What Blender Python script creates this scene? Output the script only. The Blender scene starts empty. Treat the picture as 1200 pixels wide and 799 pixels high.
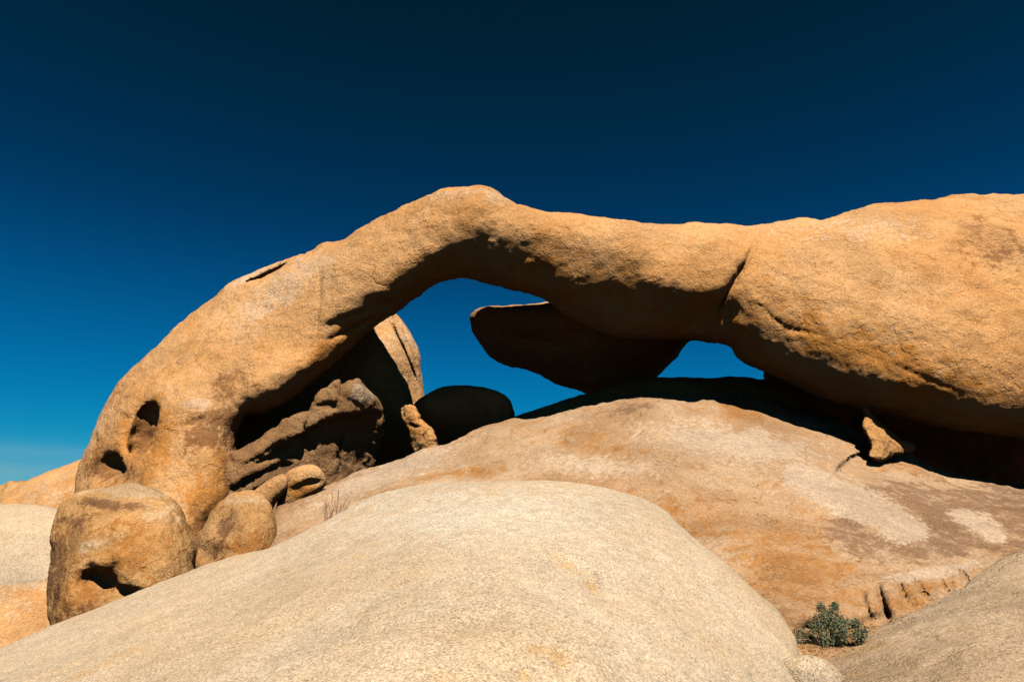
import bpy, math, random
import numpy as np
R = math.radians
scene = bpy.context.scene
col = scene.collection
rng = np.random.default_rng(7)
random.seed(7)

# ------------------------------------------------------------------ camera
F = 800.0                      # focal length in photograph pixels (24 mm lens)
PITCH = R(14.7)
CAM = np.array([0.0, 0.0, 1.7])
RT = np.array([1.0, 0, 0])
FW = np.array([0, math.cos(PITCH), math.sin(PITCH)])
UP = np.array([0, -math.sin(PITCH), math.cos(PITCH)])

def world(u, v, w):
    u = np.asarray(u, float); v = np.asarray(v, float); w = np.asarray(w, float)
    return (CAM + ((u-600)/F*w)[..., None]*RT + ((399.5-v)/F*w)[..., None]*UP + w[..., None]*FW)

cam_d = bpy.data.cameras.new('camera')
cam = bpy.data.objects.new('camera', cam_d); col.objects.link(cam)
cam_d.sensor_width = 36; cam_d.lens = 24; cam_d.clip_end = 20000; cam_d.clip_start = .05
cam.location = CAM; cam.rotation_euler = (R(90)+PITCH, 0, 0)
scene.camera = cam

# ------------------------------------------------------------------ noise
_perm = rng.permutation(256).astype(np.int64)
_perm = np.concatenate([_perm, _perm, _perm])
_g = rng.normal(size=(256, 3)); _g /= np.linalg.norm(_g, axis=1)[:, None]

def noise(p):
    i = np.floor(p).astype(np.int64); f = p-i; i &= 255
    s = f*f*f*(f*(f*6-15)+10)
    out = 0
    for dx in (0, 1):
        for dy in (0, 1):
            for dz in (0, 1):
                h = _perm[_perm[_perm[(i[:, 0]+dx) & 255]+((i[:, 1]+dy) & 255)]+((i[:, 2]+dz) & 255)]
                g = _g[h]
                d = (g[:, 0]*(f[:, 0]-dx)+g[:, 1]*(f[:, 1]-dy)+g[:, 2]*(f[:, 2]-dz))
                wx = s[:, 0] if dx else 1-s[:, 0]
                wy = s[:, 1] if dy else 1-s[:, 1]
                wz = s[:, 2] if dz else 1-s[:, 2]
                out = out+d*wx*wy*wz
    return out*1.6

def fbm(p, octs, gain=.5, ridge=False):
    a, t = 1., 0.
    for k in range(octs):
        n = noise(p*2**k+17.3*k)
        if ridge: n = .5-np.abs(n)*1.6
        t = t+a*n; a *= gain
    return t

def sstep(x, a, b):
    t = np.clip((x-a)/(b-a), 0, 1); return t*t*(3-2*t)

# ------------------------------------------------------------------ 2-D tools
def spline(pts, n=6, closed=True):
    P = np.array(pts, float); m = len(P); out = []
    for i in range(m if closed else m-1):
        if closed: p0, p1, p2, p3 = P[(i-1) % m], P[i], P[(i+1) % m], P[(i+2) % m]
        else: p0, p1, p2, p3 = P[max(i-1, 0)], P[i], P[i+1], P[min(i+2, m-1)]
        k = n if np.linalg.norm(p2-p1) > 6 else 2
        for t in np.arange(k)/k:
            out.append(.5*((2*p1)+(-p0+p2)*t+(2*p0-5*p1+4*p2-p3)*t*t+(-p0+3*p1-3*p2+p3)*t**3))
    if not closed: out.append(P[-1])
    return np.array(out)

def seg_dist(U, V, P, closed=True):
    d = np.full(U.shape, 1e9, np.float32); ins = np.zeros(U.shape, bool)
    m = len(P)
    for i in range(m if closed else m-1):
        a, b = P[i], P[(i+1) % m]; e = b-a; L = e@e+1e-9
        t = np.clip(((U-a[0])*e[0]+(V-a[1])*e[1])/L, 0, 1)
        q = (U-a[0]-t*e[0])**2+(V-a[1]-t*e[1])**2
        d = np.minimum(d, q)
        if closed and a[1] != b[1]:
            c = ((a[1] > V) != (b[1] > V)) & (U < (b[0]-a[0])*(V-a[1])/(b[1]-a[1])+a[0])
            ins ^= c
    d = np.sqrt(d)
    return np.where(ins, d, -d) if closed else d

def tps(ctrl, U, V):
    C = np.array(ctrl, float); n = len(C)
    if n == 1: return np.full(U.shape, C[0, 2])
    X = C[:, :2]/400; y = 1/C[:, 2]
    def k(r2): return .5*r2*np.log(r2+1e-9)
    if n < 4:   # plane or line fit
        A = np.c_[np.ones(n), X]; c, *_ = np.linalg.lstsq(A, y, rcond=None)
        return 1/(c[0]+c[1]*U/400+c[2]*V/400)
    K = k(((X[:, None]-X[None])**2).sum(-1))+np.eye(n)*1e-4
    Pm = np.c_[np.ones(n), X]
    A = np.block([[K, Pm], [Pm.T, np.zeros((3, 3))]])
    s = np.linalg.solve(A, np.r_[y, 0, 0, 0])
    o = s[n]+s[n+1]*U/400+s[n+2]*V/400
    for i in range(n): o = o+s[i]*k((U/400-X[i, 0])**2+(V/400-X[i, 1])**2)
    return 1/np.clip(o, 1/60, 1/1.2)

def blur(a, n=1):
    for _ in range(n):
        p = np.pad(a, 1, mode='edge')
        a = (p[:-2, 1:-1]+p[2:, 1:-1]+p[1:-1, :-2]+p[1:-1, 2:]+4*p[1:-1, 1:-1])/8
    return a

def inflate(us, vs, d, pxm, L):
    """screened Poisson inflation of a 2-D region; returns phi = (half thickness)^2"""
    phi = None
    for lev in (16, 8, 4, 2, 1):
        if min(len(us), len(vs))//lev < 4: continue
        m = d[::lev, ::lev] > 0
        px = pxm[::lev, ::lev]*(us[1]-us[0])*lev
        if phi is None: p = np.zeros(m.shape)
        else:
            iu = np.minimum(np.arange(m.shape[0])//2, phi.shape[0]-1); iv = np.minimum(np.arange(m.shape[1])//2, phi.shape[1]-1)
            p = blur(phi[iu][:, iv], 1)
        den = 4+px**2/L**2
        for _ in range(220 if lev > 1 else 60):
            q = np.pad(p, 1)
            p = np.where(m, (q[:-2, 1:-1]+q[2:, 1:-1]+q[1:-1, :-2]+q[1:-1, 2:]+4*px**2)/den, 0)
        phi = p
    dm = d*pxm; stp = (us[1]-us[0])
    q = np.where(d > stp*.7, phi/np.maximum(dm, 1e-3), 0); wgt = (d > stp*.7)*1.
    for _ in range(14):
        bq, bw = blur(q*wgt), blur(wgt)
        nq = bq/np.maximum(bw, 1e-6)
        q = np.where(wgt > .5, q, nq); wgt = np.maximum(wgt, (bw > .02)*1.)
    q = blur(np.where(wgt > 0, q, 1.), 3)
    q = np.maximum(q, .25)
    t = sstep(d, stp*1.2, stp*6)
    return np.where(d > 0, (1-t)*q*dm+t*phi, q*dm)

# ------------------------------------------------------------------ surface nets
def surface_nets(G):
    nx, ny, nz = G.shape; S = G < 0
    c = np.zeros((nx-1, ny-1, nz-1), np.int8)
    for a in (0, 1):
        for b in (0, 1):
            for e in (0, 1): c += S[a:nx-1+a, b:ny-1+b, e:nz-1+e]
    act = (c > 0) & (c < 8)
    I = np.argwhere(act)
    idx = np.full(act.shape, -1, np.int32); idx[act] = np.arange(len(I))
    cor = [(a, b, e) for a in (0, 1) for b in (0, 1) for e in (0, 1)]
    val = np.stack([G[I[:, 0]+a, I[:, 1]+b, I[:, 2]+e] for a, b, e in cor], 1).astype(np.float64)
    pos = np.zeros((len(I), 3)); cnt = np.zeros(len(I))
    for i in range(8):
        for j in range(i+1, 8):
            df = np.subtract(cor[j], cor[i])
            if np.abs(df).sum() != 1: continue
            vi, vj = val[:, i], val[:, j]; x = (vi < 0) != (vj < 0)
            t = np.where(x, vi/np.where(vi == vj, 1, vi-vj), 0)
            pos += np.where(x[:, None], np.array(cor[i])+t[:, None]*df, 0); cnt += x
    pos = pos/cnt[:, None]+I
    quads = []
    for ax in range(3):
        o = [k for k in range(3) if k != ax]
        sl0 = [slice(None)]*3; sl1 = [slice(None)]*3
        sl0[ax] = slice(0, -1); sl1[ax] = slice(1, None)
        for k in o: sl0[k] = slice(1, -1); sl1[k] = slice(1, -1)
        A, B = S[tuple(sl0)], S[tuple(sl1)]
        E = np.argwhere(A != B); inA = A[A != B]
        E[:, o[0]] += 1; E[:, o[1]] += 1
        def ci(d0, d1):
            q = E.copy(); q[:, o[0]] += d0; q[:, o[1]] += d1
            return idx[q[:, 0], q[:, 1], q[:, 2]]
        Q = np.stack([ci(-1, -1), ci(0, -1), ci(0, 0), ci(-1, 0)], 1)
        flip = inA if ax != 1 else ~inA
        Q = np.where(flip[:, None], Q, Q[:, ::-1])
        quads.append(Q)
    return pos, np.concatenate(quads)

def normals(P, Q):
    n = np.cross(P[Q[:, 2]]-P[Q[:, 0]], P[Q[:, 3]]-P[Q[:, 1]])
    N = np.zeros_like(P)
    for k in range(4):
        for a in range(3): N[:, a] += np.bincount(Q[:, k], n[:, a], len(P))
    return N/np.maximum(np.linalg.norm(N, axis=1), 1e-12)[:, None]

def to_mesh(name, P, Q, attrs=None, mats=(), smooth=True):
    me = bpy.data.meshes.new(name)
    me.vertices.add(len(P)); me.vertices.foreach_set('co', P.astype(np.float32).ravel())
    k = Q.shape[1]
    me.loops.add(Q.size); me.loops.foreach_set('vertex_index', Q.astype(np.int32).ravel())
    me.polygons.add(len(Q)); me.polygons.foreach_set('loop_start', np.arange(len(Q), dtype=np.int32)*k)
    me.polygons.foreach_set('use_smooth', np.full(len(Q), smooth))
    me.update(calc_edges=True)
    for nm, a in (attrs or {}).items():
        at = me.attributes.new(nm, 'FLOAT', 'POINT'); at.data.foreach_set('value', a.astype(np.float32))
    for m in mats: me.materials.append(m)
    return me

def tag(o, label=None, cat=None, group=None, kind=None):
    for k, v in (('label', label), ('category', cat), ('group', group), ('kind', kind)):
        if v: o[k] = v
    return o

def line_field(U, V, P):
    """distance, side and end taper of an open polyline"""
    d = np.full(U.shape, 1e9); sg = np.zeros(U.shape); S = np.zeros(U.shape); acc = 0.
    for a, b in zip(P[:-1], P[1:]):
        e = b-a; le = math.sqrt(e@e)+1e-9; t = np.clip(((U-a[0])*e[0]+(V-a[1])*e[1])/le**2, 0, 1)
        q = np.hypot(U-a[0]-t*e[0], V-a[1]-t*e[1]); k = q < d
        sg = np.where(k, np.sign(e[0]*(V-a[1])-e[1]*(U-a[0])), sg); S = np.where(k, acc+t*le, S)
        d = np.where(k, q, d); acc += le
    return d, sg, sstep(np.minimum(S, acc-S), 0, acc*.3)

def bumpfield(U, V, feats):
    D = np.zeros(U.shape)
    for f in feats:
        if f[0] == 'pit':
            _, u, v, ru, rv, rot, dep = f
            c, s = math.cos(R(rot)), math.sin(R(rot))
            x = ((U-u)*c+(V-v)*s)/ru; y = (-(U-u)*s+(V-v)*c)/rv
            D = D+dep*np.exp(-(x*x+y*y)**1.3)
        elif f[0] == 'crack':
            _, pts, wd, dep = f
            d, _, tp = line_field(U, V, spline(pts, 5, False))
            D = D+dep*tp*np.exp(-(d/wd)**2)
        elif f[0] == 'step':       # ground on the right hand side of the line (walking along it) recedes
            _, pts, wd, dep, fall = f
            d, sg, tp = line_field(U, V, spline(pts, 5, False))
            q = d*sg
            D = D+dep*sstep(q, -wd, wd)*np.exp(-(np.maximum(q, 0)/fall)**2)*tp
    return D

def blobs(u, v, L):
    o = np.zeros(len(u))
    for b in L:
        if isinstance(b[0], (list, tuple)):       # polygon stain: (points, feather, strength)
            d = seg_dist(u, v, spline(b[0], 5), True); o = np.maximum(o, sstep(d, -b[1], b[1])*b[2])
        else:
            bu, bv, ru, rv, rot, st = b
            c, s = math.cos(R(rot)), math.sin(R(rot))
            x = ((u-bu)*c+(v-bv)*s)/ru; y = (-(u-bu)*s+(v-bv)*c)/rv
            o = np.maximum(o, st*np.exp(-(x*x+y*y)))
    return o

def rock(name, outline, wc, L=2., s=.75, step=2.5, wstep=.06, feats=(), carve=(), namp=.05, nscale=1.0,
         ridge=0., outn=1.2, stains=None, mat=None, label=None, cat='boulder', kind=None, ang=False, strata=None, facet=None):
    P = spline(outline) if not ang else np.array(outline, float)
    u0, v0 = P.min(0)-5*step; u1, v1 = P.max(0)+5*step
    us = np.arange(u0, u1, step); vs = np.arange(v0, v1, step)
    U, V = np.meshgrid(us, vs, indexing='ij')
    Uj, Vj = U, V
    if outn:      # small irregularities of the edge
        q = np.stack([U.ravel()/26, V.ravel()/26, np.full(U.size, len(name)*1.7)], 1)
        Uj = U+outn*fbm(q, 3).reshape(U.shape); Vj = V+outn*fbm(q+31, 3).reshape(U.shape)
    d = seg_dist(Uj, Vj, P).astype(float)
    W = tps(wc, U, V); pxm = W/F
    phi = inflate(us, vs, d, pxm, L)
    h = s*np.sqrt(np.maximum(phi, 0))
    ok = d > -3*step
    wlo = (W-h)[ok].min()-.35; whi = (W+h)[ok].max()+.2
    D = bumpfield(U, V, feats)
    ws = np.arange(wlo, whi, wstep)
    w = ws[None, None, :]
    fade = np.clip((W[..., None]-w)/.25, 0, 1) if len(feats) else 0
    ww = w-(D[..., None]*fade if len(feats) else 0)
    G = (((ww-W[..., None])/s)**2-phi[..., None])/(2*np.sqrt(np.maximum(phi, 0)+.04))[..., None]
    G = G.astype(np.float32)
    if carve:
        q = np.stack([U.ravel()/16, V.ravel()/16, np.zeros(U.size)], 1)
        NW = fbm(q, 3).reshape(U.shape)[..., None]; NW2 = fbm(q+9.3, 3).reshape(U.shape)[..., None]
    for (cu, cv, off, ru, rv, rw, rot, tilt, k) in carve:   # hollows: ellipsoids cut in at the front face
        iu, iv = int((cu-u0)/step), int((cv-v0)/step)
        w0 = W[iu, iv]-h[iu, iv]+D[iu, iv]+off; pm = w0/F
        c, sn = math.cos(R(rot)), math.sin(R(rot))
        dw = (w-w0)
        Vt = V[..., None]+tilt*dw/pm             # tilt>0: the hollow climbs as it goes in
        Uw = U[..., None]+NW*min(ru, rv)*.22; Vt = Vt+NW2*min(ru, rv)*.22
        x = ((Uw-cu)*c+(Vt-cv)*sn)/ru; y = (-(Uw-cu)*sn+(Vt-cv)*c)/rv
        E = (np.sqrt(x*x+y*y+(dw/rw)**2)-1)*min(ru*pm, rv*pm, rw)
        a, b = G, -E
        hh = np.clip(.5+.5*(a-b)/k, 0, 1)
        G = (b*(1-hh)+a*hh+k*hh*(1-hh)).astype(np.float32)
    G[0] = G[-1] = 1; G[:, 0] = G[:, -1] = 1; G[:, :, 0] = G[:, :, -1] = 1
    p, Q = surface_nets(G)
    u = u0+p[:, 0]*step; v = v0+p[:, 1]*step; wv = wlo+p[:, 2]*wstep
    X = world(u, v, wv)
    for _ in range(1):      # light relaxation removes the grid terraces
        acc = np.zeros_like(X); c = np.zeros(len(X))
        for a in range(4):
            b = (a+1) % 4
            for k in range(3):
                acc[:, k] += np.bincount(Q[:, a], X[Q[:, b], k], len(X))+np.bincount(Q[:, b], X[Q[:, a], k], len(X))
            c += np.bincount(Q[:, a], minlength=len(X))+np.bincount(Q[:, b], minlength=len(X))
        X = X*.5+.5*acc/np.maximum(c, 1)[:, None]
    N = normals(X, Q)
    off = 3.1*len(name)
    n1 = fbm(X*nscale*.9+off, 3)
    n2 = fbm(X*nscale*4+off, 4, .55)
    dz = namp*(n1*.9+n2*.28)
    if ridge: dz = dz+ridge*fbm(X*nscale*1.6+off+5, 5, .55, True)
    if strata:               # layered ledges: (direction, spacing, amplitude)
        dr, sp, am = strata
        t = (X@np.array(dr))/sp+n1*.5+n2*.15
        fr = t-np.floor(t)
        dz = dz+am*(sstep(fr, 0, .75)-sstep(fr, .8, 1.))
    if facet:                # angular breaks: tilted planes around scattered centres
        r_ = np.random.default_rng(len(name)); n_, am = facet
        Sd = X[r_.integers(0, len(X), n_)]; T_ = r_.normal(size=(n_, 3)); T_ /= np.linalg.norm(T_, axis=1)[:, None]
        Xw = X+.06*np.stack([n1, n2, -n1], 1)
        bd = np.full(len(X), 1e9); val = np.zeros(len(X))
        for a in range(n_):
            dd = ((Xw-Sd[a])**2).sum(1); k = dd < bd
            bd = np.where(k, dd, bd); val = np.where(k, (X-Sd[a])@T_[a]*am, val)
        dz = dz+np.clip(val, -.17, .17)
    X = X+N*dz[:, None]
    st = stains or {}
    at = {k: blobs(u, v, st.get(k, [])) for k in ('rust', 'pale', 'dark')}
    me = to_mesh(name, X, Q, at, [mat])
    o = bpy.data.objects.new(name, me); col.objects.link(o)
    tag(o, label, cat if not kind else None, kind=kind)
    return o

# ------------------------------------------------------------------ materials
class NT:
    def __init__(s, nt): s.t = nt; s.x = 0
    def n(s, typ, **kw):
        k = s.t.nodes.new(typ)
        for a, b in kw.items():
            if a.startswith('i_'): k.inputs[a[2:].replace('_', ' ')].default_value = b
            else: setattr(k, a, b)
        return k
    def l(s, a, b): s.t.links.new(a, b)
    def mix(s, fac, a, b, mode='MIX'):
        m = s.t.nodes.new('ShaderNodeMix'); m.data_type = 'RGBA'; m.blend_type = mode
        for i, x in ((0, fac), (6, a), (7, b)):
            if hasattr(x, 'links'): s.l(x, m.inputs[i])
            else: m.inputs[i].default_value = x if i == 0 or len(x) == 4 else (*x, 1)
        return m.outputs[2]
    def math(s, op, a, b=0., c=None):
        m = s.t.nodes.new('ShaderNodeMath'); m.operation = op
        for i, x in enumerate((a, b) if c is None else (a, b, c)):
            if hasattr(x, 'links'): s.l(x, m.inputs[i])
            else: m.inputs[i].default_value = x
        return m.outputs[0]
    def ss(s, x, a, b, lo=0., hi=1.):
        m = s.t.nodes.new('ShaderNodeMapRange'); m.interpolation_type = 'SMOOTHSTEP'
        s.l(x, m.inputs[0])
        for i, k in enumerate((a, b, lo, hi)): m.inputs[i+1].default_value = k
        return m.outputs[0]
    def noise(s, vec, scale, detail=4, rough=.55, dist=0.):
        m = s.n('ShaderNodeTexNoise'); m.inputs['Scale'].default_value = scale
        m.inputs['Detail'].default_value = detail; m.inputs['Roughness'].default_value = rough
        m.inputs['Distortion'].default_value = dist
        if vec is not None: s.l(vec, m.inputs['Vector'])
        return m.outputs[0]

ALB = .31
def rock_mat(name, base, alt, rust, dark, pale, rust_amt=.3, dark_amt=.2, grain=34, grain_c=.3, bump=1., patch=1.0,
             bd=.02, blot=3.0, crk=.25, flake=.3):
    m = bpy.data.materials.new(name); m.use_nodes = True
    T = NT(m.node_tree); m.node_tree.nodes.clear()
    out = T.n('ShaderNodeOutputMaterial'); b = T.n('ShaderNodeBsdfPrincipled')
    b.inputs['Roughness'].default_value = .95; b.inputs['Specular IOR Level'].default_value = .1
    base, alt, rust, dark, pale = [tuple(x*ALB for x in c) for c in (base, alt, rust, dark, pale)]
    T.l(b.outputs[0], out.inputs[0])
    co = T.n('ShaderNodeNewGeometry').outputs['Position']
    big = T.noise(co, .45*patch, 5, .6, .4)
    med = T.noise(co, blot*patch, 6, .65, .3)
    fin = T.noise(co, 11, 5, .7)
    gr = T.noise(co, grain, 3, .7)
    gr2 = T.noise(co, grain*2.3, 2, .6)
    c = T.mix(T.ss(big, .38, .62), base, alt)
    c = T.mix(T.math('MULTIPLY', T.ss(med, .5, .68), rust_amt), c, rust)
    def att(nm):
        a = T.n('ShaderNodeAttribute'); a.attribute_name = nm; return a.outputs['Fac']
    def masked(nm, lo, hi, amt):
        x = T.math('ADD', att(nm), T.math('MULTIPLY', T.math('SUBTRACT', med, .5), 1.9))
        x = T.math('ADD', x, T.math('MULTIPLY', T.math('SUBTRACT', fin, .5), 1.9))
        g = T.math('MULTIPLY', T.ss(x, lo, hi), T.ss(att(nm), .02, .25))
        return T.math('MULTIPLY', g, amt)
    c = T.mix(masked('rust', .25, .75, .9), c, rust)
    c = T.mix(masked('pale', .25, .6, .85), c, pale)
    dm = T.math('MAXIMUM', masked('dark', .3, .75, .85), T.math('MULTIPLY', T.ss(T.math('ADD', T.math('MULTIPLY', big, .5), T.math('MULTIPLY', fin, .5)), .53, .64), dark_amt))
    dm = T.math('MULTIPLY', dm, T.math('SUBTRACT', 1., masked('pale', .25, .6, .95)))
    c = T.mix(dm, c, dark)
    # crystal grain: light and dark minerals
    k = T.math('ADD', T.math('MULTIPLY', T.math('SUBTRACT', gr, .5), grain_c*5.), 1.)
    k = T.math('ADD', k, T.math('MULTIPLY', T.math('SUBTRACT', gr2, .5), grain_c*4.))
    k = T.math('ADD', k, T.math('MULTIPLY', T.math('SUBTRACT', fin, .5), .8))
    vor = T.n('ShaderNodeTexVoronoi'); vor.inputs['Scale'].default_value = grain*.8; T.l(co, vor.inputs['Vector'])
    sp = T.ss(vor.outputs['Distance'], .1, .28, .72, 1.)
    k = T.math('MULTIPLY', k, sp)
    cc = T.n('ShaderNodeCombineColor')
    for i in range(3): T.l(k, cc.inputs[i])
    c = T.mix(1., c, cc.outputs[0], 'MULTIPLY')
    # sparse hairline joints
    wv = T.n('ShaderNodeVectorMath', operation='MULTIPLY_ADD'); nc = T.n('ShaderNodeTexNoise'); nc.inputs['Scale'].default_value = 1.1; nc.inputs['Detail'].default_value = 3
    nc.inputs['Roughness'].default_value = .62
    T.l(co, nc.inputs['Vector']); T.l(nc.outputs['Color'], wv.inputs[0]); wv.inputs[1].default_value = (.9, .9, .9); T.l(co, wv.inputs[2])
    ve = T.n('ShaderNodeTexVoronoi', feature='DISTANCE_TO_EDGE'); ve.inputs['Scale'].default_value = .42*patch; T.l(wv.outputs[0], ve.inputs['Vector'])
    gate = T.ss(T.noise(co, .8*patch, 3, .5), .50, .60)
    line = T.math('MULTIPLY', T.math('MULTIPLY', T.ss(ve.outputs['Distance'], .0, .010, 1., 0.), gate), crk)
    c = T.mix(T.math('MULTIPLY', line, .7), c, tuple(x*.5 for x in dark))
    T.l(c, b.inputs['Base Color'])
    h = T.math('ADD', T.math('MULTIPLY', fin, .9), T.math('MULTIPLY', gr, .6))
    h = T.math('ADD', h, T.math('MULTIPLY', gr2, .3))
    mid = T.noise(co, 4.5, 6, .62)
    rough = T.ss(T.noise(co, .9, 3, .5), .36, .64, .28, 1.35)      # some areas are worn smooth, others coarse
    flk = T.noise(co, 1.7, 4, .6, .3)
    h = T.math('ADD', T.math('MULTIPLY', h, rough), T.math('MULTIPLY', mid, 1.2))
    h = T.math('ADD', h, T.math('MULTIPLY', T.ss(flk, .50, .54), flake))
    h = T.math('SUBTRACT', h, T.math('MULTIPLY', line, 1.5))
    bp = T.n('ShaderNodeBump'); bp.inputs['Strength'].default_value = min(1., bump); bp.inputs['Distance'].default_value = bd*max(1, bump)
    T.l(h, bp.inputs['Height']); T.l(bp.outputs[0], b.inputs['Normal'])
    return m

def leaf_mat(name, c1, c2):
    m = bpy.data.materials.new(name); m.use_nodes = True; T = NT(m.node_tree)
    b = m.node_tree.nodes['Principled BSDF']; b.inputs['Roughness'].default_value = .7
    co = T.n('ShaderNodeNewGeometry').outputs['Position']
    T.l(T.mix(T.ss(T.noise(co, 22, 2), .4, .6), c1, c2), b.inputs['Base Color'])
    return m

M_arch = rock_mat('orange_granite', (.79, .43, .18), (.75, .365, .125), (.64, .26, .05), (.29, .125, .045), (.76, .50, .30),
                  .45, .35, 27, .28, 1.2, .8, .03)
M_slab = rock_mat('blotched_granite', (.61, .40, .235), (.56, .32, .155), (.50, .22, .06), (.27, .145, .075), (.66, .48, .325),
                  .6, .55, 28, .26, 1.2, 1.0, .025)
M_pale = rock_mat('pale_granite', (.69, .53, .36), (.69, .50, .315), (.64, .40, .19), (.42, .31, .20), (.70, .58, .43),
                  .3, .15, 60, .5, .9, 1.1, .014, crk=0., flake=0.)
M_brown = rock_mat('weathered_granite', (.70, .39, .155), (.60, .29, .09), (.48, .19, .04), (.22, .10, .045), (.68, .46, .26),
                   .5, .5, 32, .28, 1.3, 1.4, .03)
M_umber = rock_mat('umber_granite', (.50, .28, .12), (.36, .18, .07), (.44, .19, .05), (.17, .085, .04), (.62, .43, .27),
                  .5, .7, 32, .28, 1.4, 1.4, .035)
M_grey = rock_mat('grey_buff_granite', (.61, .44, .28), (.57, .39, .235), (.60, .36, .17), (.36, .25, .17), (.74, .58, .42),
                  .25, .25, 44, .36, 1.2, 1.2, .02)
M_sand = rock_mat('desert_sand', (.58, .42, .27), (.50, .34, .20), (.45, .28, .14), (.3, .2, .12), (.65, .5, .35), .2, .2, 20, .3, 1., 1.)

# ------------------------------------------------------------------ the rocks
# main arch: left shoulder, slender span, massive right end
arch_outline = [(88, 578), (90, 550), (102, 520), (120, 480), (146, 440), (180, 408), (220, 372), (260, 339), (284, 324),
    (316, 310), (338, 304), (364, 297), (380, 286), (398, 283), (420, 269), (460, 248), (500, 230), (528, 221), (560, 217.5),
    (578, 221), (600, 236), (620, 243), (644, 249), (680, 252), (729, 257.5), (785, 264), (819, 261), (883, 263), (920, 258),
    (943, 256.5), (963, 257), (993, 249), (1029, 239), (1074, 236), (1119, 229), (1168, 227.6), (1240, 232), (1330, 262),
    (1410, 330), (1440, 430), (1400, 540), (1330, 550), (1260, 526), (1190, 512), (1110, 500), (1030, 484), (965, 465), (925, 450), (897, 436), (875, 426),
    (862, 415), (858, 407), (845, 403), (823, 398), (795, 396), (750, 398), (700, 388), (662, 370), (640, 351),
    (620, 344), (596, 339), (568, 332), (546, 327), (532, 329), (512, 333), (488, 347), (464, 366), (440, 384), (412, 404),
    (392, 424), (368, 446), (340, 470), (312, 486), (290, 487), (280, 502), (277, 524), (282, 548), (280, 575), (264, 602), (242, 636),
    (244, 760), (90, 760), (84, 640)]
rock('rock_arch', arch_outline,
     [(90, 560, 14.8), (150, 650, 12.8), (200, 480, 14.7), (255, 560, 13.7), (300, 345, 16.4), (430, 330, 15.6), (560, 228, 15.2), (560, 322, 15.55), (700, 265, 15.1), (700, 375, 15.5), (850, 340, 15.2),
      (1000, 260, 15.8), (1000, 450, 14.3), (1180, 250, 16.0), (1180, 500, 13.3), (1350, 400, 14.8), (240, 740, 11.8)],
     L=1.9, s=.78, step=2.5, wstep=.06,
     feats=[('crack', [(376, 300), (374, 340), (372, 372), (370, 405)], 2.0, .11),
            ('step', [(284, 326), (300, 316), (318, 309), (338, 305)], 2.2, .22, 22),
            
            ('crack', [(892, 268), (884, 288), (872, 310), (860, 328), (850, 346), (840, 368), (834, 384)], 3.2, .16), ('crack', [(878, 300), (862, 326), (850, 346), (842, 366)], 6, .16),
            ('step', [(884, 285), (870, 312), (856, 334), (842, 366)], 4, -.14, 50),
            ('pit', 830, 372, 34, 18, -20, .28), ('pit', 780, 330, 34, 16, 15, -.12), ('pit', 742, 318, 50, 14, 12, .05), ('pit', 445, 356, 20, 10, 0, .18),
            ('crack', [(866, 352), (890, 358), (905, 372), (925, 385), (950, 390), (985, 400)], 1.8, .05),
            ('crack', [(1030, 420), (1060, 432), (1100, 450), (1140, 466)], 1.6, .03),
            
            # lip of the bulge over the left recess and the ribs on it
            ('step', [(296, 424), (288, 446), (284, 470), (283, 492)], 7, .09, 50),
            ('pit', 330, 445, 52, 26, -28, -.35),
            ('step', [(372, 382), (392, 374), (412, 366), (430, 362), (446, 358)], 4, .14, 24),
            ('crack', [(374, 402), (390, 396), (408, 386), (428, 376), (446, 368)], 3, .14),
            ('crack', [(204, 490), (212, 499), (230, 493), (252, 487)], 2.5, .04),
            ('pit', 225, 478, 18, 10, 10, -.06),
            ('pit', 167, 508, 13, 26, 18, .34), ('pit', 130, 558, 30, 14, 0, .2), ('pit', 148, 525, 20, 36, 15, .12), 
            ('pit', 640, 300, 50, 22, 8, .10), ('pit', 500, 300, 50, 14, -30, -.08)],
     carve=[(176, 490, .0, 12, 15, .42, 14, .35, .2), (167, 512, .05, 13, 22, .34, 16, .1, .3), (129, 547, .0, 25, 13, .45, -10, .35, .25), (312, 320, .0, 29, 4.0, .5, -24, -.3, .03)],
     namp=.062, ridge=.006, outn=.9, mat=M_arch,
     stains={'rust': [(260, 585, 60, 70, 0, .9), (170, 520, 50, 60, 20, .75), (400, 400, 70, 24, -38, .8), (850, 370, 70, 30, 10, .6),
                      (1030, 420, 170, 34, 22, .8), (700, 330, 160, 26, 14, .55), (500, 330, 60, 16, -25, .6), (120, 540, 40, 40, 0, .6)],
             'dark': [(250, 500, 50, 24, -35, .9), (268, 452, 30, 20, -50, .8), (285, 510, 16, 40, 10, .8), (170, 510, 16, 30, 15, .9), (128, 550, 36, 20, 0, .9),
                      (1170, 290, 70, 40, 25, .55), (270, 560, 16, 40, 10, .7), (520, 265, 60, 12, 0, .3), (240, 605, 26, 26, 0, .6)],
             'pale': [(330, 340, 90, 26, -35, .6), (300, 318, 34, 8, -30, .9), (230, 474, 18, 8, 0, .8), (560, 230, 90, 10, 0, .4),
                      (1000, 270, 130, 20, 0, .4), (110, 500, 10, 50, 20, .5)]},
     label='long orange granite rock arch spanning the whole scene above the sloping slab', cat='rock arch')

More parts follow.
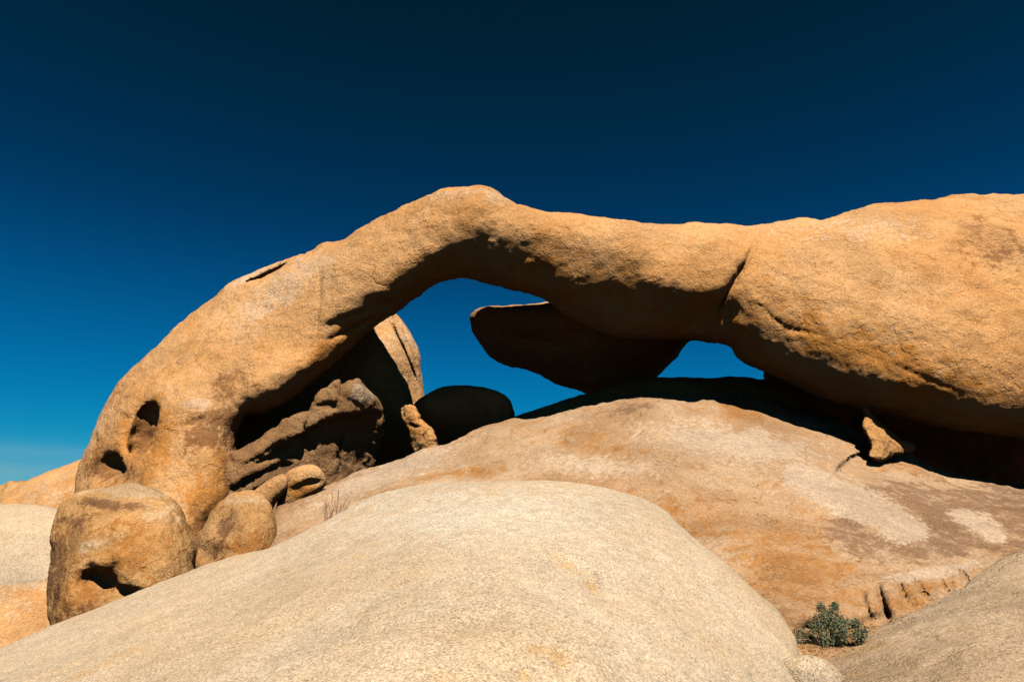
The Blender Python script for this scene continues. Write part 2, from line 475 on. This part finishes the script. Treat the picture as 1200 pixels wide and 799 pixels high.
# boulder leaning in the dark behind the span
rock('hanging_boulder', [(549, 380), (550, 370), (560, 360), (580, 357), (610, 356), (638, 354), (680, 350), (740, 345), (800, 350), (850, 370), (858, 396), (835, 402),
     (811, 400), (800, 411), (793, 419), (780, 431), (768, 443), (752, 462), (735, 480), (715, 478), (700, 468), (690, 463), (660, 454), (628, 438), (600, 430), (576, 418), (560, 399), (551, 389)],
     [(560, 380, 17.6), (700, 420, 18.2), (830, 380, 17.4)], L=1.5, s=.75, step=3, wstep=.08, namp=.06, mat=M_brown,
     feats=[('crack', [(575, 392), (620, 398), (680, 408)], 4, .1), ('step', [(590, 380), (640, 388), (700, 384)], 5, .15, 40)],
     label='dark shaded boulder hanging like a tongue across the opening under the arch')

# rim of rock standing in shade behind the slab crest
rock('shaded_rim', [(585, 500), (602, 489), (620, 482), (644, 474), (668, 466), (700, 458), (735, 446), (768, 442), (789, 442), (808, 441), (830, 441.5),
     (853, 440), (875, 441.5), (897, 444), (940, 440), (980, 450), (1000, 520), (980, 620), (780, 620), (600, 600)],
     [(600, 490, 16.8), (900, 450, 16.9), (800, 600, 15.8)], L=1., s=.7, step=3, wstep=.08, namp=.04, outn=.8, mat=M_brown,
     label='low dark rock rim in shade right behind the crest of the slab')

# dark mass under the right end of the arch
rock('rear_boulder', [(897, 470), (900, 400), (950, 380), (1100, 380), (1300, 400), (1420, 480), (1440, 640), (1300, 700), (1000, 680), (900, 620)],
     [(900, 500, 19.0), (1100, 500, 17.6), (1400, 560, 16.6)], L=1.4, s=.75, step=4, wstep=.1, namp=.14, mat=M_brown,
     feats=[('step', [(940, 470), (1020, 500), (1100, 520), (1200, 520)], 8, .3, 60)],
     label='big dark boulder deep in the hollow below the right end of the arch')
rock('wedge_rock', [(1013, 470), (1018, 482), (1024, 491), (1033, 499), (1044, 506), (1058, 515), (1073, 522), (1066, 529), (1050, 532), (1036, 540), (1020, 536), (1021, 522), (1016, 510), (1011, 500), (1014, 488)],
     [(1012, 470, 13.4), (1030, 515, 12.9), (1065, 520, 13.2)], L=.5, s=.8, step=1.2, wstep=.025, namp=.035, nscale=2, ridge=.03, mat=M_brown, outn=1.2,
     stains={'dark': [(1040, 520, 12, 8, 20, .6)]},
     label='small pointed wedge of rock catching light in the dark gap on the right')

# sloping slab across the middle
slab_outline = [(322, 602), (345, 588), (372, 574), (400, 560), (427, 548), (458, 540), (481, 532), (517, 521), (553, 507), (593, 493), (616, 490), (643, 487), (679, 476), (714, 467),
    (741, 463), (768, 459), (782, 462), (804, 467), (822, 467), (840, 465), (876, 465), (907, 470), (934, 480), (961, 484), (984, 493), (1006, 508), (1021, 519),
    (1040, 530), (1065, 526), (1076, 535), (1105, 551), (1150, 563), (1200, 567), (1300, 575), (1420, 610), (1440, 760), (1400, 950), (1000, 960), (700, 900), (420, 760), (320, 680)]
rock('sloping_slab', slab_outline,
     [(340, 610, 11.5), (500, 540, 13.6), (770, 470, 14.8), (1000, 520, 14.0), (1200, 575, 12.9), (700, 620, 10.6), (930, 730, 7.6), (1100, 690, 8.4), (1200, 655, 9.4), (1400, 760, 7.5), (900, 900, 5.6), (500, 700, 8.6)],
     L=1.0, s=.7, step=2.5, wstep=.055,
     feats=[('step', [(972, 566), (980, 550), (990, 541), (1004, 533), (1016, 527), (1030, 508)], 2.4, .45, 50),
            ('crack', [(1018, 530), (1004, 534), (990, 543)], 2, .12),
            ('pit', 690, 497, 60, 8, 15, .10), ('pit', 760, 480, 34, 8, 0, -.12), ('pit', 860, 475, 60, 14, 0, -.16), ('pit', 810, 490, 30, 24, 10, .14),
            ('step', [(672, 488), (668, 500), (662, 512), (674, 520)], 3, .08, 26),
            ('crack', [(800, 520), (826, 524), (848, 530), (868, 542)], 2, .05), ('crack', [(700, 492), (730, 497), (760, 494)], 2, .04),
            ('pit', 950, 560, 80, 34, 25, -.30), ('pit', 1060, 610, 45, 26, 20, -.15), ('pit', 990, 615, 60, 26, 25, .14), ('pit', 900, 610, 90, 34, 35, .12),
            ('pit', 1160, 620, 56, 18, 18, -.12), ('pit', 1110, 575, 80, 14, 5, .10),
            ('step', [(900, 650), (950, 664), (1000, 668), (1060, 662), (1105, 668), (1140, 652)], 4, .07, 18),
            ('step', [(1094, 610), (1088, 628), (1066, 638), (1036, 634), (1004, 616), (975, 600)], 3, -.07, 30), 
            ('step', [(1040, 552), (1090, 556), (1150, 568), (1210, 572)], 5, .10, 40), ('step', [(720, 498), (680, 492), (640, 500), (600, 508)], 2.5, .05, 20), ('crack', [(900, 560), (940, 578), (985, 590)], 2, .05),
            # drip grooves above the shrub
            ('crack', [(1028, 680), (1033, 700), (1038, 716), (1044, 730)], 2.2, .20), ('crack', [(1070, 672), (1080, 690), (1092, 704)], 1.9, .17),
            ('crack', [(1050, 676), (1058, 694), (1064, 712)], 1.9, .16), ('crack', [(1098, 670), (1104, 684), (1112, 694)], 1.9, .17),
            ('crack', [(1126, 664), (1134, 684)], 1.9, .17), ('crack', [(1008, 690), (1014, 706), (1022, 726)], 1.8, .08),
            ('pit', 1021, 708, 7, 24, -14, -.10), ('pit', 1047, 704, 8, 24, -14, -.12), ('pit', 1076, 696, 9, 18, -20, -.10), ('pit', 1100, 688, 8, 14, -20, -.09), ('pit', 1122, 680, 9, 12, -20, -.08), ('pit', 1018, 735, 40, 14, -20, .25), ('pit', 960, 740, 34, 14, 0, .35)],
     namp=.065, ridge=.018, outn=.9, mat=M_slab,
     stains={'rust': [(930, 670, 90, 55, 25, .72), (530, 553, 70, 9, -9, .65), (810, 600, 110, 40, 20, .55), (870, 482, 34, 18, 10, .8), (690, 520, 90, 22, 10, .5), (1060, 700, 70, 20, -25, .7), (1050, 545, 44, 10, 5, .6), (985, 735, 40, 20, 0, .9)],
             'dark': [([(1005, 566), (1050, 558), (1110, 566), (1215, 572), (1215, 660), (1160, 646), (1110, 660), (1050, 660), (985, 646), (962, 622), (985, 600)], 16, .72), (745, 478, 50, 14, -10, .6), (800, 520, 60, 22, 25, .45), (880, 600, 60, 30, 20, .35), (950, 700, 60, 30, 20, .35)],
             'pale': [([(930, 540), (990, 560), (1050, 590), (1088, 618), (1075, 636), (1040, 632), (1000, 612), (960, 590), (920, 560)], 12, .95), (860, 520, 110, 22, 8, .8), (450, 555, 90, 16, -20, .8),
                      ([(1110, 600), (1150, 604), (1180, 622), (1170, 634), (1130, 618)], 8, .8), (700, 545, 80, 16, 5, .6), (990, 505, 34, 16, 25, .5), (1100, 668, 70, 8, -10, .8)]},
     label='broad sloping slab with rust and buff blotches rising to the arch', cat='rock slab')

# nearest boulders
rock('foreground_boulder', [(-160, 830), (-60, 782), (0, 757), (55, 735), (100, 717), (150, 696), (200, 677), (240, 662), (280, 650), (320, 639), (360, 621), (400, 598), (436, 582), (481, 570), (515, 564), (548, 562),
     (602, 562), (640, 563), (669, 565), (704, 570), (732, 577), (759, 585), (782, 599), (800, 616), (831, 644), (867, 674), (886, 692), (912, 714), (928, 736), (936, 757), (940, 786), (950, 860),
     (980, 1000), (900, 1180), (400, 1220), (-100, 1160), (-260, 960)],
     [(0, 780, 6.2), (300, 660, 7.2), (560, 575, 7.6), (760, 600, 7.4), (920, 730, 6.2), (500, 800, 4.0), (100, 900, 3.8), (850, 900, 4.1), (500, 1100, 2.9)],
     L=.8, s=.72, step=3, wstep=.035, namp=.03, nscale=1.0, outn=.6, mat=M_pale,
     feats=[('pit', 668, 664, 28, 9, 20, .13), ('pit', 694, 684, 10, 16, -25, .15), ('pit', 560, 730, 30, 10, -10, .07), ('pit', 628, 762, 12, 8, 30, .05), ('pit', 655, 775, 12, 18, 0, .05), ('pit', 614, 790, 18, 10, 25, .05), ('pit', 712, 650, 5, 8, 0, .03), ('pit', 300, 700, 70, 18, -20, .05), ('pit', 760, 640, 60, 20, 40, .05), ('pit', 480, 690, 90, 30, 0, .05), ('pit', 660, 672, 20, 4, 5, .03), ('pit', 780, 750, 30, 10, 40, .02)],
     stains={'rust': [(420, 640, 60, 20, -40, .4), (120, 770, 100, 30, -15, .35), (520, 790, 80, 20, 0, .35), (655, 775, 20, 20, 0, .8), (628, 764, 12, 8, 20, .8), (614, 792, 16, 8, 20, .8), (670, 665, 24, 6, 20, .6), (694, 684, 9, 14, -25, .8), (655, 640, 20, 12, 0, .5), (440, 620, 60, 30, -30, .3)],
             'pale': [(560, 600, 200, 34, 0, .7), (750, 640, 100, 60, 30, .3)]},
     label='large smooth pale boulder filling the bottom of the view')
rock('ledge_stone', [(915, 775), (938, 768), (956, 769), (974, 777), (987, 791), (996, 812), (1000, 880), (960, 920), (920, 900), (915, 800)],
     [(955, 800, 5.2)], L=.5, s=.7, step=2, wstep=.03, namp=.01, outn=.5, mat=M_pale,
     label='small pale stone wedged between the two nearest boulders at the bottom edge')
rock('buff_boulder', [(944, 763), (965, 760), (991, 754), (1014, 745), (1035, 734), (1078, 712), (1100, 700), (1122, 688), (1157, 664), (1183, 650), (1205, 644), (1290, 640), (1400, 680), (1450, 800), (1400, 1050), (1150, 1120), (980, 1000), (925, 860), (928, 780)],
     [(950, 775, 6.0), (1100, 710, 6.7), (1200, 660, 7.4), (1100, 900, 4.2), (1350, 800, 5.4)], L=.75, s=.7, step=2.5, wstep=.035, namp=.03, outn=.8, mat=M_grey,
     feats=[('crack', [(1050, 742), (1080, 748), (1115, 752)], 4, .05), ('pit', 1090, 750, 40, 7, 12, .05), ('step', [(1060, 790), (1090, 775), (1125, 758)], 3, .04, 20), ('pit', 1170, 700, 40, 10, -10, .03), ('pit', 990, 758, 30, 6, -5, .05)],
     stains={'rust': [(985, 760, 50, 14, -8, .9), (1010, 790, 26, 16, 0, .5)], 'dark': [(1090, 755, 50, 10, 0, .4), (1015, 780, 14, 14, 0, .4)]},
     label='grey buff boulder with coarse grain in the bottom right corner')

# boulders at the left
rock('pitted_boulder', [(57, 700), (55, 685), (60, 655), (61, 625), (66, 600), (76, 584), (92, 575), (125, 571), (145, 567), (162, 566), (185, 573), (203, 582), (212, 596), (221, 618), (229, 638), (230, 655), (222, 690), (190, 740), (130, 760), (70, 750), (58, 728)],
     [(140, 575, 10.6), (90, 660, 9.8), (200, 660, 9.8), (140, 740, 9.2)], L=1.0, s=.8, step=1.5, wstep=.03, namp=.045, nscale=1.2, ridge=.016, mat=M_brown, outn=1.,
     feats=[('step', [(66, 598), (84, 592), (112, 592), (140, 600), (154, 612)], 7, .05, 30), ('pit', 185, 640, 50, 46, 0, -.14), ('pit', 110, 660, 50, 10, -18, -.06),
            ('pit', 130, 622, 40, 12, -20, -.08), ('pit', 150, 692, 20, 5, 10, .06), ('pit', 75, 640, 12, 40, 8, .10)],
     carve=[(114, 686, .0, 21, 14, .42, 8, .3, .3), (142, 697, .0, 14, 5, .25, 12, .2, .12)],
     stains={'rust': [(150, 650, 60, 60, 0, .6), (90, 700, 40, 40, 0, .7)], 'dark': [(66, 660, 12, 60, 5, .8), (130, 592, 60, 8, 6, .9), (90, 612, 30, 18, 0, .6), (100, 715, 40, 16, 0, .5)],
             'pale': [(160, 575, 60, 10, 0, .9), (190, 600, 30, 20, 0, .5), (110, 640, 24, 8, -15, .6)]},
     label='rounded orange boulder with a black pit, resting below the left foot of the arch')
rock('rounded_boulder', [(231, 634), (236, 620), (245, 604), (255, 590), (268, 580), (283, 575), (297, 574), (311, 583), (319, 598), (324, 615), (325, 634), (318, 680), (280, 710), (240, 700), (228, 662)],
     [(280, 575, 11.3), (240, 680, 10.3), (310, 690, 10.2)], L=.9, s=.8, step=1.5, wstep=.03, namp=.03, nscale=1.5, ridge=.008, mat=M_brown, outn=.8,
     feats=[('pit', 262, 615, 12, 18, 20, .14), ('pit', 245, 650, 20, 12, 0, .12), ('pit', 300, 620, 18, 30, 0, -.08)],
     stains={'rust': [(290, 640, 50, 30, 0, .7)], 'dark': [(262, 614, 14, 24, 15, .8), (250, 640, 14, 24, 10, .7)], 'pale': [(290, 584, 34, 8, 0, .6)]},
     label='egg shaped orange boulder between the pitted boulder and the slab')
rock('long_stone', [(288, 590), (296, 577), (306, 568), (319, 559), (330, 555), (337, 558), (338, 570), (331, 582), (322, 592), (312, 615), (294, 610)],
     [(315, 580, 12.2)], L=.6, s=.8, step=1.5, wstep=.03, namp=.02, mat=M_arch, outn=.6,
     stains={'pale': [(320, 562, 20, 8, 0, .5)]}, label='small smooth light orange stone on the left of the folded stone')
rock('folded_stone', [(322, 600), (328, 578), (334, 556), (344, 549), (356, 545), (366, 544.5), (374, 548), (381, 558), (381.5, 568), (374, 578), (360, 586), (342, 604), (324, 615)],
     [(350, 575, 12.4)], L=.6, s=.8, step=1.5, wstep=.03, namp=.025, mat=M_arch, outn=.6,
     feats=[('step', [(334, 574), (350, 567), (364, 561), (378, 564)], 2.5, .08, 14), ('pit', 368, 565, 10, 3, -10, .08)],
     stains={'rust': [(350, 575, 30, 16, 0, .7)]}, label='small light orange stone with a dark fold, at the foot of the black hollow')

# inside the left hollow
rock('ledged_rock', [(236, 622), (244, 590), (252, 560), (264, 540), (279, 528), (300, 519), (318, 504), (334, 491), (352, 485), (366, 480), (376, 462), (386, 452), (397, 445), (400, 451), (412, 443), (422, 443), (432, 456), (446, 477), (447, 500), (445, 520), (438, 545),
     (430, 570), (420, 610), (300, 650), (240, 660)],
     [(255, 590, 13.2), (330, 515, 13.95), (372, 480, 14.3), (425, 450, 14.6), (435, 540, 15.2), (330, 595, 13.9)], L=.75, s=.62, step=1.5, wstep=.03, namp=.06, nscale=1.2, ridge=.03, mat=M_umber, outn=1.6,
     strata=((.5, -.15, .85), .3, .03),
     feats=[('step', [(286, 552), (304, 538), (330, 521), (352, 509), (372, 495), (392, 486), (418, 483), (458, 478)], 2.2, .42, 55),
            ('step', [(258, 578), (285, 560), (310, 549), (335, 540), (356, 548)], 2, .22, 16), ('step', [(276, 550), (300, 534), (322, 520), (345, 508)], 2, .12, 12),
            ('step', [(262, 592), (290, 578), (325, 562), (362, 556)], 3, .40, 40), ('step', [(352, 486), (368, 476), (384, 470), (402, 472)], 2, .14, 16),
            ('crack', [(366, 480), (358, 498), (352, 520)], 2, .14), ('crack', [(402, 448), (398, 462), (392, 482)], 2, .10), ('crack', [(404, 500), (396, 530), (400, 556)], 2.5, .16),
            ('pit', 424, 462, 18, 14, 20, -.10)],
     stains={'dark': [(400, 540, 60, 40, 0, .6), (320, 560, 60, 14, -25, .8)], 'pale': [(425, 460, 16, 13, 0, 1.)]},
     label='rough ledged brown rock jutting into the hollow under the left half of the arch')
rock('hollow_wall', [(268, 440), (300, 412), (340, 385), (400, 362), (428, 364), (439, 384), (452, 405), (464, 428), (474, 448), (483, 466), (491, 500), (497, 560), (500, 660), (280, 660), (258, 540)],
     [(300, 500, 17.0), (436, 375, 17.6), (480, 480, 17.0), (300, 640, 17.0), (490, 640, 18.6), (470, 540, 17.8)], L=.9, s=.7, step=2.5, wstep=.06, namp=.07, mat=M_brown, outn=.8,
     label='tall black looking rock face at the back of the left hollow, behind the ledged rock')
rock('split_slab', [(400, 370), (430, 350), (446, 348), (458, 360), (465, 367), (472, 374), (479, 385), (486, 398), (492, 412), (494, 430), (496, 448), (498, 466), (504, 540), (500, 640), (420, 640), (400, 520)],
     [(440, 360, 21.4), (456, 410, 20.6), (494, 430, 20.8), (440, 560, 20.6), (500, 600, 20.2)], L=.9, s=.7, step=1.5, wstep=.05, namp=.04, mat=M_arch, outn=.6,
     feats=[('crack', [(454, 366), (464, 390), (472, 406), (482, 430), (492, 456)], 1.1, .3), ('crack', [(470, 376), (477, 398), (483, 414), (492, 446)], 1.0, .12)],
     stains={'pale': [(470, 400, 40, 60, 0, .4)]},
     label='tall split slab beyond the hollow, pale and sunlit with two long cracks')
rock('domed_boulder', [(482, 480), (488, 470), (500, 461), (514, 454), (528, 451.5), (545, 451), (560, 452), (575, 455), (588, 461), (597, 469), (601, 478), (603, 492), (600, 540), (500, 580), (478, 560), (478, 500)],
     [(520, 480, 16.4), (590, 480, 16.5), (540, 455, 16.4), (540, 560, 18.6)], L=.8, s=.75, step=2, wstep=.05, namp=.04, mat=M_brown, outn=.6,
     label='dark domed boulder in shade beside the split slab, seen through the opening')
rock('upright_stone', [(472, 478), (477, 474), (486, 475), (491, 484), (499, 494), (507, 503), (511, 514), (512, 530), (505, 560), (488, 560), (485, 530), (480, 512), (474, 496)],
     [(480, 490, 15.1), (505, 520, 14.9)], L=.5, s=.8, step=1.2, wstep=.03, namp=.03, nscale=2, ridge=.01, facet=(12, .12), mat=M_arch, outn=.8,
     feats=[('crack', [(476, 496), (486, 500), (496, 500)], 2, .1)], stains={'rust': [(490, 500, 30, 30, 0, .7)]},
     label='small orange upright stone leaning on the dark domed boulder')

# pale slabs and mounds at the far left
rock('left_ledge', [(-90, 600), (-40, 590), (0, 591), (40, 591.5), (66, 595), (90, 604), (110, 640), (90, 700), (57, 712), (30, 712), (0, 716), (-60, 720), (-120, 660)],
     [(0, 630, 12.4), (80, 640, 12.0)], L=.9, s=.7, step=2.5, wstep=.06, namp=.03, mat=M_pale, outn=.6,
     feats=[('pit', 40, 625, 40, 6, 5, -.05)], label='pale smooth ledge at the left edge, upper of the two beside the pitted boulder')
rock('left_slab', [(-90, 690), (-40, 680), (0, 674), (30, 667), (57, 661), (80, 660), (100, 690), (100, 760), (60, 800), (-80, 820), (-120, 760)],
     [(0, 690, 11.4), (60, 680, 11.4), (0, 800, 9.6)], L=.8, s=.7, step=2.5, wstep=.05, namp=.03, mat=M_arch, outn=.6,
     stains={'pale': [(30, 680, 60, 16, 0, .9), (0, 710, 50, 30, 0, .5)], 'rust': [(20, 720, 60, 24, 0, .5)]}, label='light orange slab at the left edge, under the pale ledge')
rock('distant_mound', [(-20, 604), (0, 588), (14, 575), (30, 565), (44, 558), (60, 551), (78, 545), (92, 539), (120, 528), (170, 524), (240, 560), (260, 660), (100, 700), (-30, 680)],
     [(0, 590, 25), (90, 560, 26), (200, 600, 26)], L=3, s=.6, step=2.5, wstep=.15, namp=.08, nscale=.6, mat=M_arch, outn=.5,
     stains={'pale': [(60, 575, 60, 20, -20, .4)]}, label='smooth light orange rock mound rising behind the left foot of the arch')
rock('distant_outcrop', [(-120, 600), (-70, 580), (-30, 574), (0, 571), (12, 566), (30, 563), (44, 562), (80, 575), (100, 640), (-100, 660)],
     [(0, 590, 36)], L=3, s=.6, step=3, wstep=.2, namp=.25, nscale=.5, ridge=.1, mat=M_brown, outn=.8,
     label='distant brown outcrop low on the skyline at the left edge')

# ------------------------------------------------------------------ shrub, dry stalks
M_leaf = leaf_mat('shrub_leaves', (.024, .034, .010), (.055, .068, .024))
M_leaf2 = leaf_mat('shrub_dry_leaves', (.14, .09, .03), (.2, .12, .04))
M_twig = leaf_mat('shrub_twigs', (.16, .09, .05), (.10, .06, .04))
M_dry = leaf_mat('dry_stalks', (.20, .11, .06), (.12, .06, .035))

def tubes(name, lines, mat, parent=None):
    V, Q = [], []
    for pts, r0, r1 in lines:
        b = len(V); n = len(pts)
        for i, p in enumerate(pts):
            p = np.array(p); t = (np.array(pts[min(i+1, n-1)])-np.array(pts[max(i-1, 0)])); t = t/np.linalg.norm(t)
            a = np.cross(t, [.3, 1, .2]); a /= np.linalg.norm(a); c = np.cross(t, a); r = r0+(r1-r0)*i/(n-1)
            for k in range(4):
                an = k*math.pi/2; V.append(p+r*(math.cos(an)*a+math.sin(an)*c))
        for i in range(n-1):
            for k in range(4): Q.append((b+4*i+k, b+4*i+(k+1) % 4, b+4*i+4+(k+1) % 4, b+4*i+4+k))
    o = bpy.data.objects.new(name, to_mesh(name, np.array(V), np.array(Q), mats=[mat])); col.objects.link(o)
    o.parent = parent; return o

def leaves(name, cs, size, mat, parent):
    V, Q = [], []
    for c in cs:
        a = np.random.default_rng(len(V)+5).normal(size=(2, 3)); x = a[0]/np.linalg.norm(a[0]); y = np.cross(x, a[1]); y /= np.linalg.norm(y)
        s = size*random.uniform(.6, 1.3); b = len(V); up = np.cross(x, y)*s*.12
        V += [c-x*s, c+y*s*.38+up, c+x*s, c-y*s*.38+up]; Q.append((b, b+1, b+2, b+3))
    o = bpy.data.objects.new(name, to_mesh(name, np.array(V), np.array(Q), mats=[mat], smooth=False)); col.objects.link(o)
    o.parent = parent; return o

def shrub():
    SW = 6.05; base = world(970, 752, SW)
    root = bpy.data.objects.new('desert_shrub', None); col.objects.link(root); root.location = base
    tag(root, 'small grey green desert shrub growing in the gap between the boulders', 'shrub')
    lines, cg, cd = [], [], []
    m = SW/F
    clumps = [(-44, -4, 7), (36, -14, 9), (10, -16, 12), (-4, -26, 10), (8, -30, 12), (-14, -16, 10), (22, -20, 10), (30, -8, 9), (6, -12, 12), (-28, -8, 8), (-34, 0, 6), (-8, -2, 10), (18, -4, 11), (38, -6, 6), (0, -38, 6), (14, -40, 5), (-20, -4, 8), (30, -22, 6)]
    for (x, y, r) in clumps:
        tip = np.array([x*m, random.uniform(-.10, .10), -y*m])
        mid = tip*.5+np.array([random.uniform(-.02, .02), random.uniform(-.02, .02), .01])
        lines.append(([np.array([x*m*.12, 0, -.03]), mid, tip], .005, .002))
        for _ in range(3):
            e = tip+rng.normal(size=3)*r*m*.6; lines.append(([mid*.4+tip*.6, (tip+e)/2, e], .0025, .001))
        for _ in range(int(26*r*1.9)):
            d = rng.normal(size=3); d /= np.linalg.norm(d)
            q = tip+d*r*m*rng.uniform(.1, 1.05)**.6
            (cd if (rng.random() < .16 or (x < -24 and rng.random() < .5)) else cg).append(q)
    tubes('stem', lines, M_twig, root)
    leaves('foliage', cg, .011, M_leaf, root); leaves('dry_foliage', cd, .010, M_leaf2, root)
shrub()

def grit():
    from mathutils.bvhtree import BVHTree
    from mathutils import Vector
    trees = []
    for nm in ('sloping_slab', 'buff_boulder', 'foreground_boulder', 'ledge_stone'):
        me = bpy.data.objects[nm].data
        co = np.empty(len(me.vertices)*3, np.float32); me.vertices.foreach_get('co', co); co = co.reshape(-1, 3)
        q = np.empty(len(me.loops), np.int32); me.loops.foreach_get('vertex_index', q)
        trees.append(BVHTree.FromPolygons(co.tolist(), q.reshape(-1, 4).tolist()))
    V, Q = [], []
    def bit(u, v, r):
        d = world(u, v, 1.)-CAM; d = Vector(d/np.linalg.norm(d)); best = None
        for k, t in enumerate(trees):
            h = t.ray_cast(Vector(CAM), d)
            if h[0] is not None and (best is None or h[3] < best[1]): best = (h[0], h[3], k)
        if best is None or best[2] == 2: return
        b = len(V); c = np.array(best[0])
        for sx in (-1, 1):
            for sy in (-1, 1):
                for sz in (-1, 1): V.append(c+np.array([sx, sy, sz*.6])*r*rng.uniform(.4, 1., 3))
        for f in ((0, 1, 3, 2), (4, 6, 7, 5), (0, 4, 5, 1), (2, 3, 7, 6), (0, 2, 6, 4), (1, 5, 7, 3)): Q.append([b+i for i in f])
    for _ in range(240): bit(rng.normal(955, 22), rng.normal(757, 5), rng.uniform(.004, .014))
    for x, y in [(1020, 741), (1050, 727), (1085, 708), (1120, 690), (1150, 668)]:
        for _ in range(22): bit(x+rng.normal(0, 14), y+rng.normal(0, 3), rng.uniform(.004, .012))
    o = bpy.data.objects.new('gravel', to_mesh('gravel', np.array(V), np.array(Q), mats=[M_brown], smooth=False)); col.objects.link(o)
    tag(o, 'brown grit and leaf litter caught in the joint around the shrub', 'gravel', kind='stuff')
grit()

def tuft():
    SW = 8.1; b0 = world(383, 611, SW)
    lines = []
    for (x, y, tx, ty) in [(-3, 2, -6, -26), (0, 0, -2, -20), (4, 0, 3, -34), (6, -1, 10, -24), (8, -2, 14, -36), (12, -3, 22, -28), (14, -4, 26, -24), (10, -3, 16, -20), (16, -5, 24, -18), (2, 0, 8, -14), (18, -6, 30, -16), (-1, 1, -4, -33), (20, -6, 34, -22), (6, 0, 0, -22)]:
        m = SW/F; a = np.array([x*m, random.uniform(-.05, .05), -y*m-.12]); c = np.array([tx*m, random.uniform(-.1, .1), -ty*m])
        mid = (a+c)/2+np.array([random.uniform(-.02, .02), 0, .02]); lines.append(([a, mid, c], .0065, .0035))
        for k in range(2):
            t = random.uniform(.4, .9); p = a+(c-a)*t; lines.append(([p, p+np.array([random.uniform(-.04, .05), 0, .05]), p+np.array([random.uniform(-.06, .07), 0, .1])], .0035, .0022))
    o = tubes('dry_plant', lines, M_dry); o.location = b0
    tag(o, 'thin dry brown stalks sprouting between the slab and the pale boulder', 'dry plant')
tuft()

# ------------------------------------------------------------------ ground
n = 160
g = np.linspace(-1, 1, n); gx = np.sign(g)*np.abs(g)**3*6000; GX, GY = np.meshgrid(gx, gx, indexing='ij')
pp = np.stack([GX.ravel(), GY.ravel()+12, np.zeros(GX.size)], 1)
z = -.05+fbm(pp*.12, 4)*.12*np.exp(-(np.hypot(pp[:, 0], pp[:, 1])/200)**2)
pp[:, 2] = z
ii = np.arange(n*n).reshape(n, n)
Q = np.stack([ii[:-1, :-1].ravel(), ii[1:, :-1].ravel(), ii[1:, 1:].ravel(), ii[:-1, 1:].ravel()], 1)
o = bpy.data.objects.new('ground', to_mesh('ground', pp, Q, mats=[M_sand])); col.objects.link(o); tag(o, kind='structure')

# ------------------------------------------------------------------ light
SUN_EL, SUN_AZ = R(54), R(180-11)     # azimuth clockwise from the view direction: behind the camera, to the right
sd = bpy.data.lights.new('sun', 'SUN'); sd.energy = 5; sd.angle = R(.53); sd.color = (1, .95, .87)
so = bpy.data.objects.new('sun', sd); col.objects.link(so)
from mathutils import Vector
sv = Vector((math.sin(SUN_AZ)*math.cos(SUN_EL), math.cos(SUN_AZ)*math.cos(SUN_EL), math.sin(SUN_EL)))
so.rotation_euler = sv.to_track_quat('Z', 'Y').to_euler()

wd = bpy.data.worlds.new('World'); scene.world = wd; wd.use_nodes = True
T = NT(wd.node_tree); bg = wd.node_tree.nodes['Background']
sky = T.n('ShaderNodeTexSky'); sky.sky_type = 'NISHITA'; sky.sun_disc = False
sky.sun_elevation = SUN_EL; sky.sun_rotation = SUN_AZ; sky.altitude = 1300; sky.air_density = 1.; sky.dust_density = .3; sky.ozone_density = 1.5
SKYG = True
geo = T.n('ShaderNodeNewGeometry')
sep = T.n('ShaderNodeSeparateXYZ'); 
tc = T.n('ShaderNodeTexCoord'); T.l(tc.outputs['Generated'], sep.inputs[0])
# polarised desert sky: deeper and bluer with height
rmp = T.n('ShaderNodeValToRGB'); T.l(sep.outputs[2], rmp.inputs[0])
cr = rmp.color_ramp; cr.interpolation = 'B_SPLINE'
stops = [(0.0, (.15, .30, .38)), (.07, (.05, .29, .39)), (.11, (.003, .275, .385)), (.21, (.002, .235, .375)), (.30, (.002, .18, .30)), (.4, (.002, .11, .19)), (.56, (.002, .080, .10)), (.68, (.002, .064, .07)), (1., (.002, .06, .065))]
while len(cr.elements) < len(stops): cr.elements.new(.5)
for e, (p_, c_) in zip(cr.elements, stops): e.position = p_; e.color = (*c_, 1)
sk = T.mix(1., sky.outputs[0], rmp.outputs[0], 'MULTIPLY')
# thin wisp of cloud low in the sky
mp = T.n('ShaderNodeMapping'); T.l(tc.outputs['Generated'], mp.inputs[0]); mp.inputs['Scale'].default_value = (2.5, 2.5, 26)
wn = T.noise(mp.outputs[0], 1.6, 4, .5)
band = T.math('MULTIPLY', T.ss(sep.outputs[2], .015, .045), T.ss(sep.outputs[2], .10, .06))
sk = T.mix(T.math('MULTIPLY', T.math('MULTIPLY', band, T.ss(wn, .3, .6)), .5), sk, (1.1, 2.4, 3.0))
T.l(sk, bg.inputs[0]); bg.inputs[1].default_value = .056

vs_ = scene.view_settings; vs_.view_transform = 'Standard'; vs_.look = 'None'; vs_.exposure = 1.6; vs_.gamma = 1
scene.display_settings.display_device = 'sRGB'
scene.cycles.sample_clamp_indirect = .0032; scene.cycles.max_bounces = 4; scene.cycles.diffuse_bounces = 1
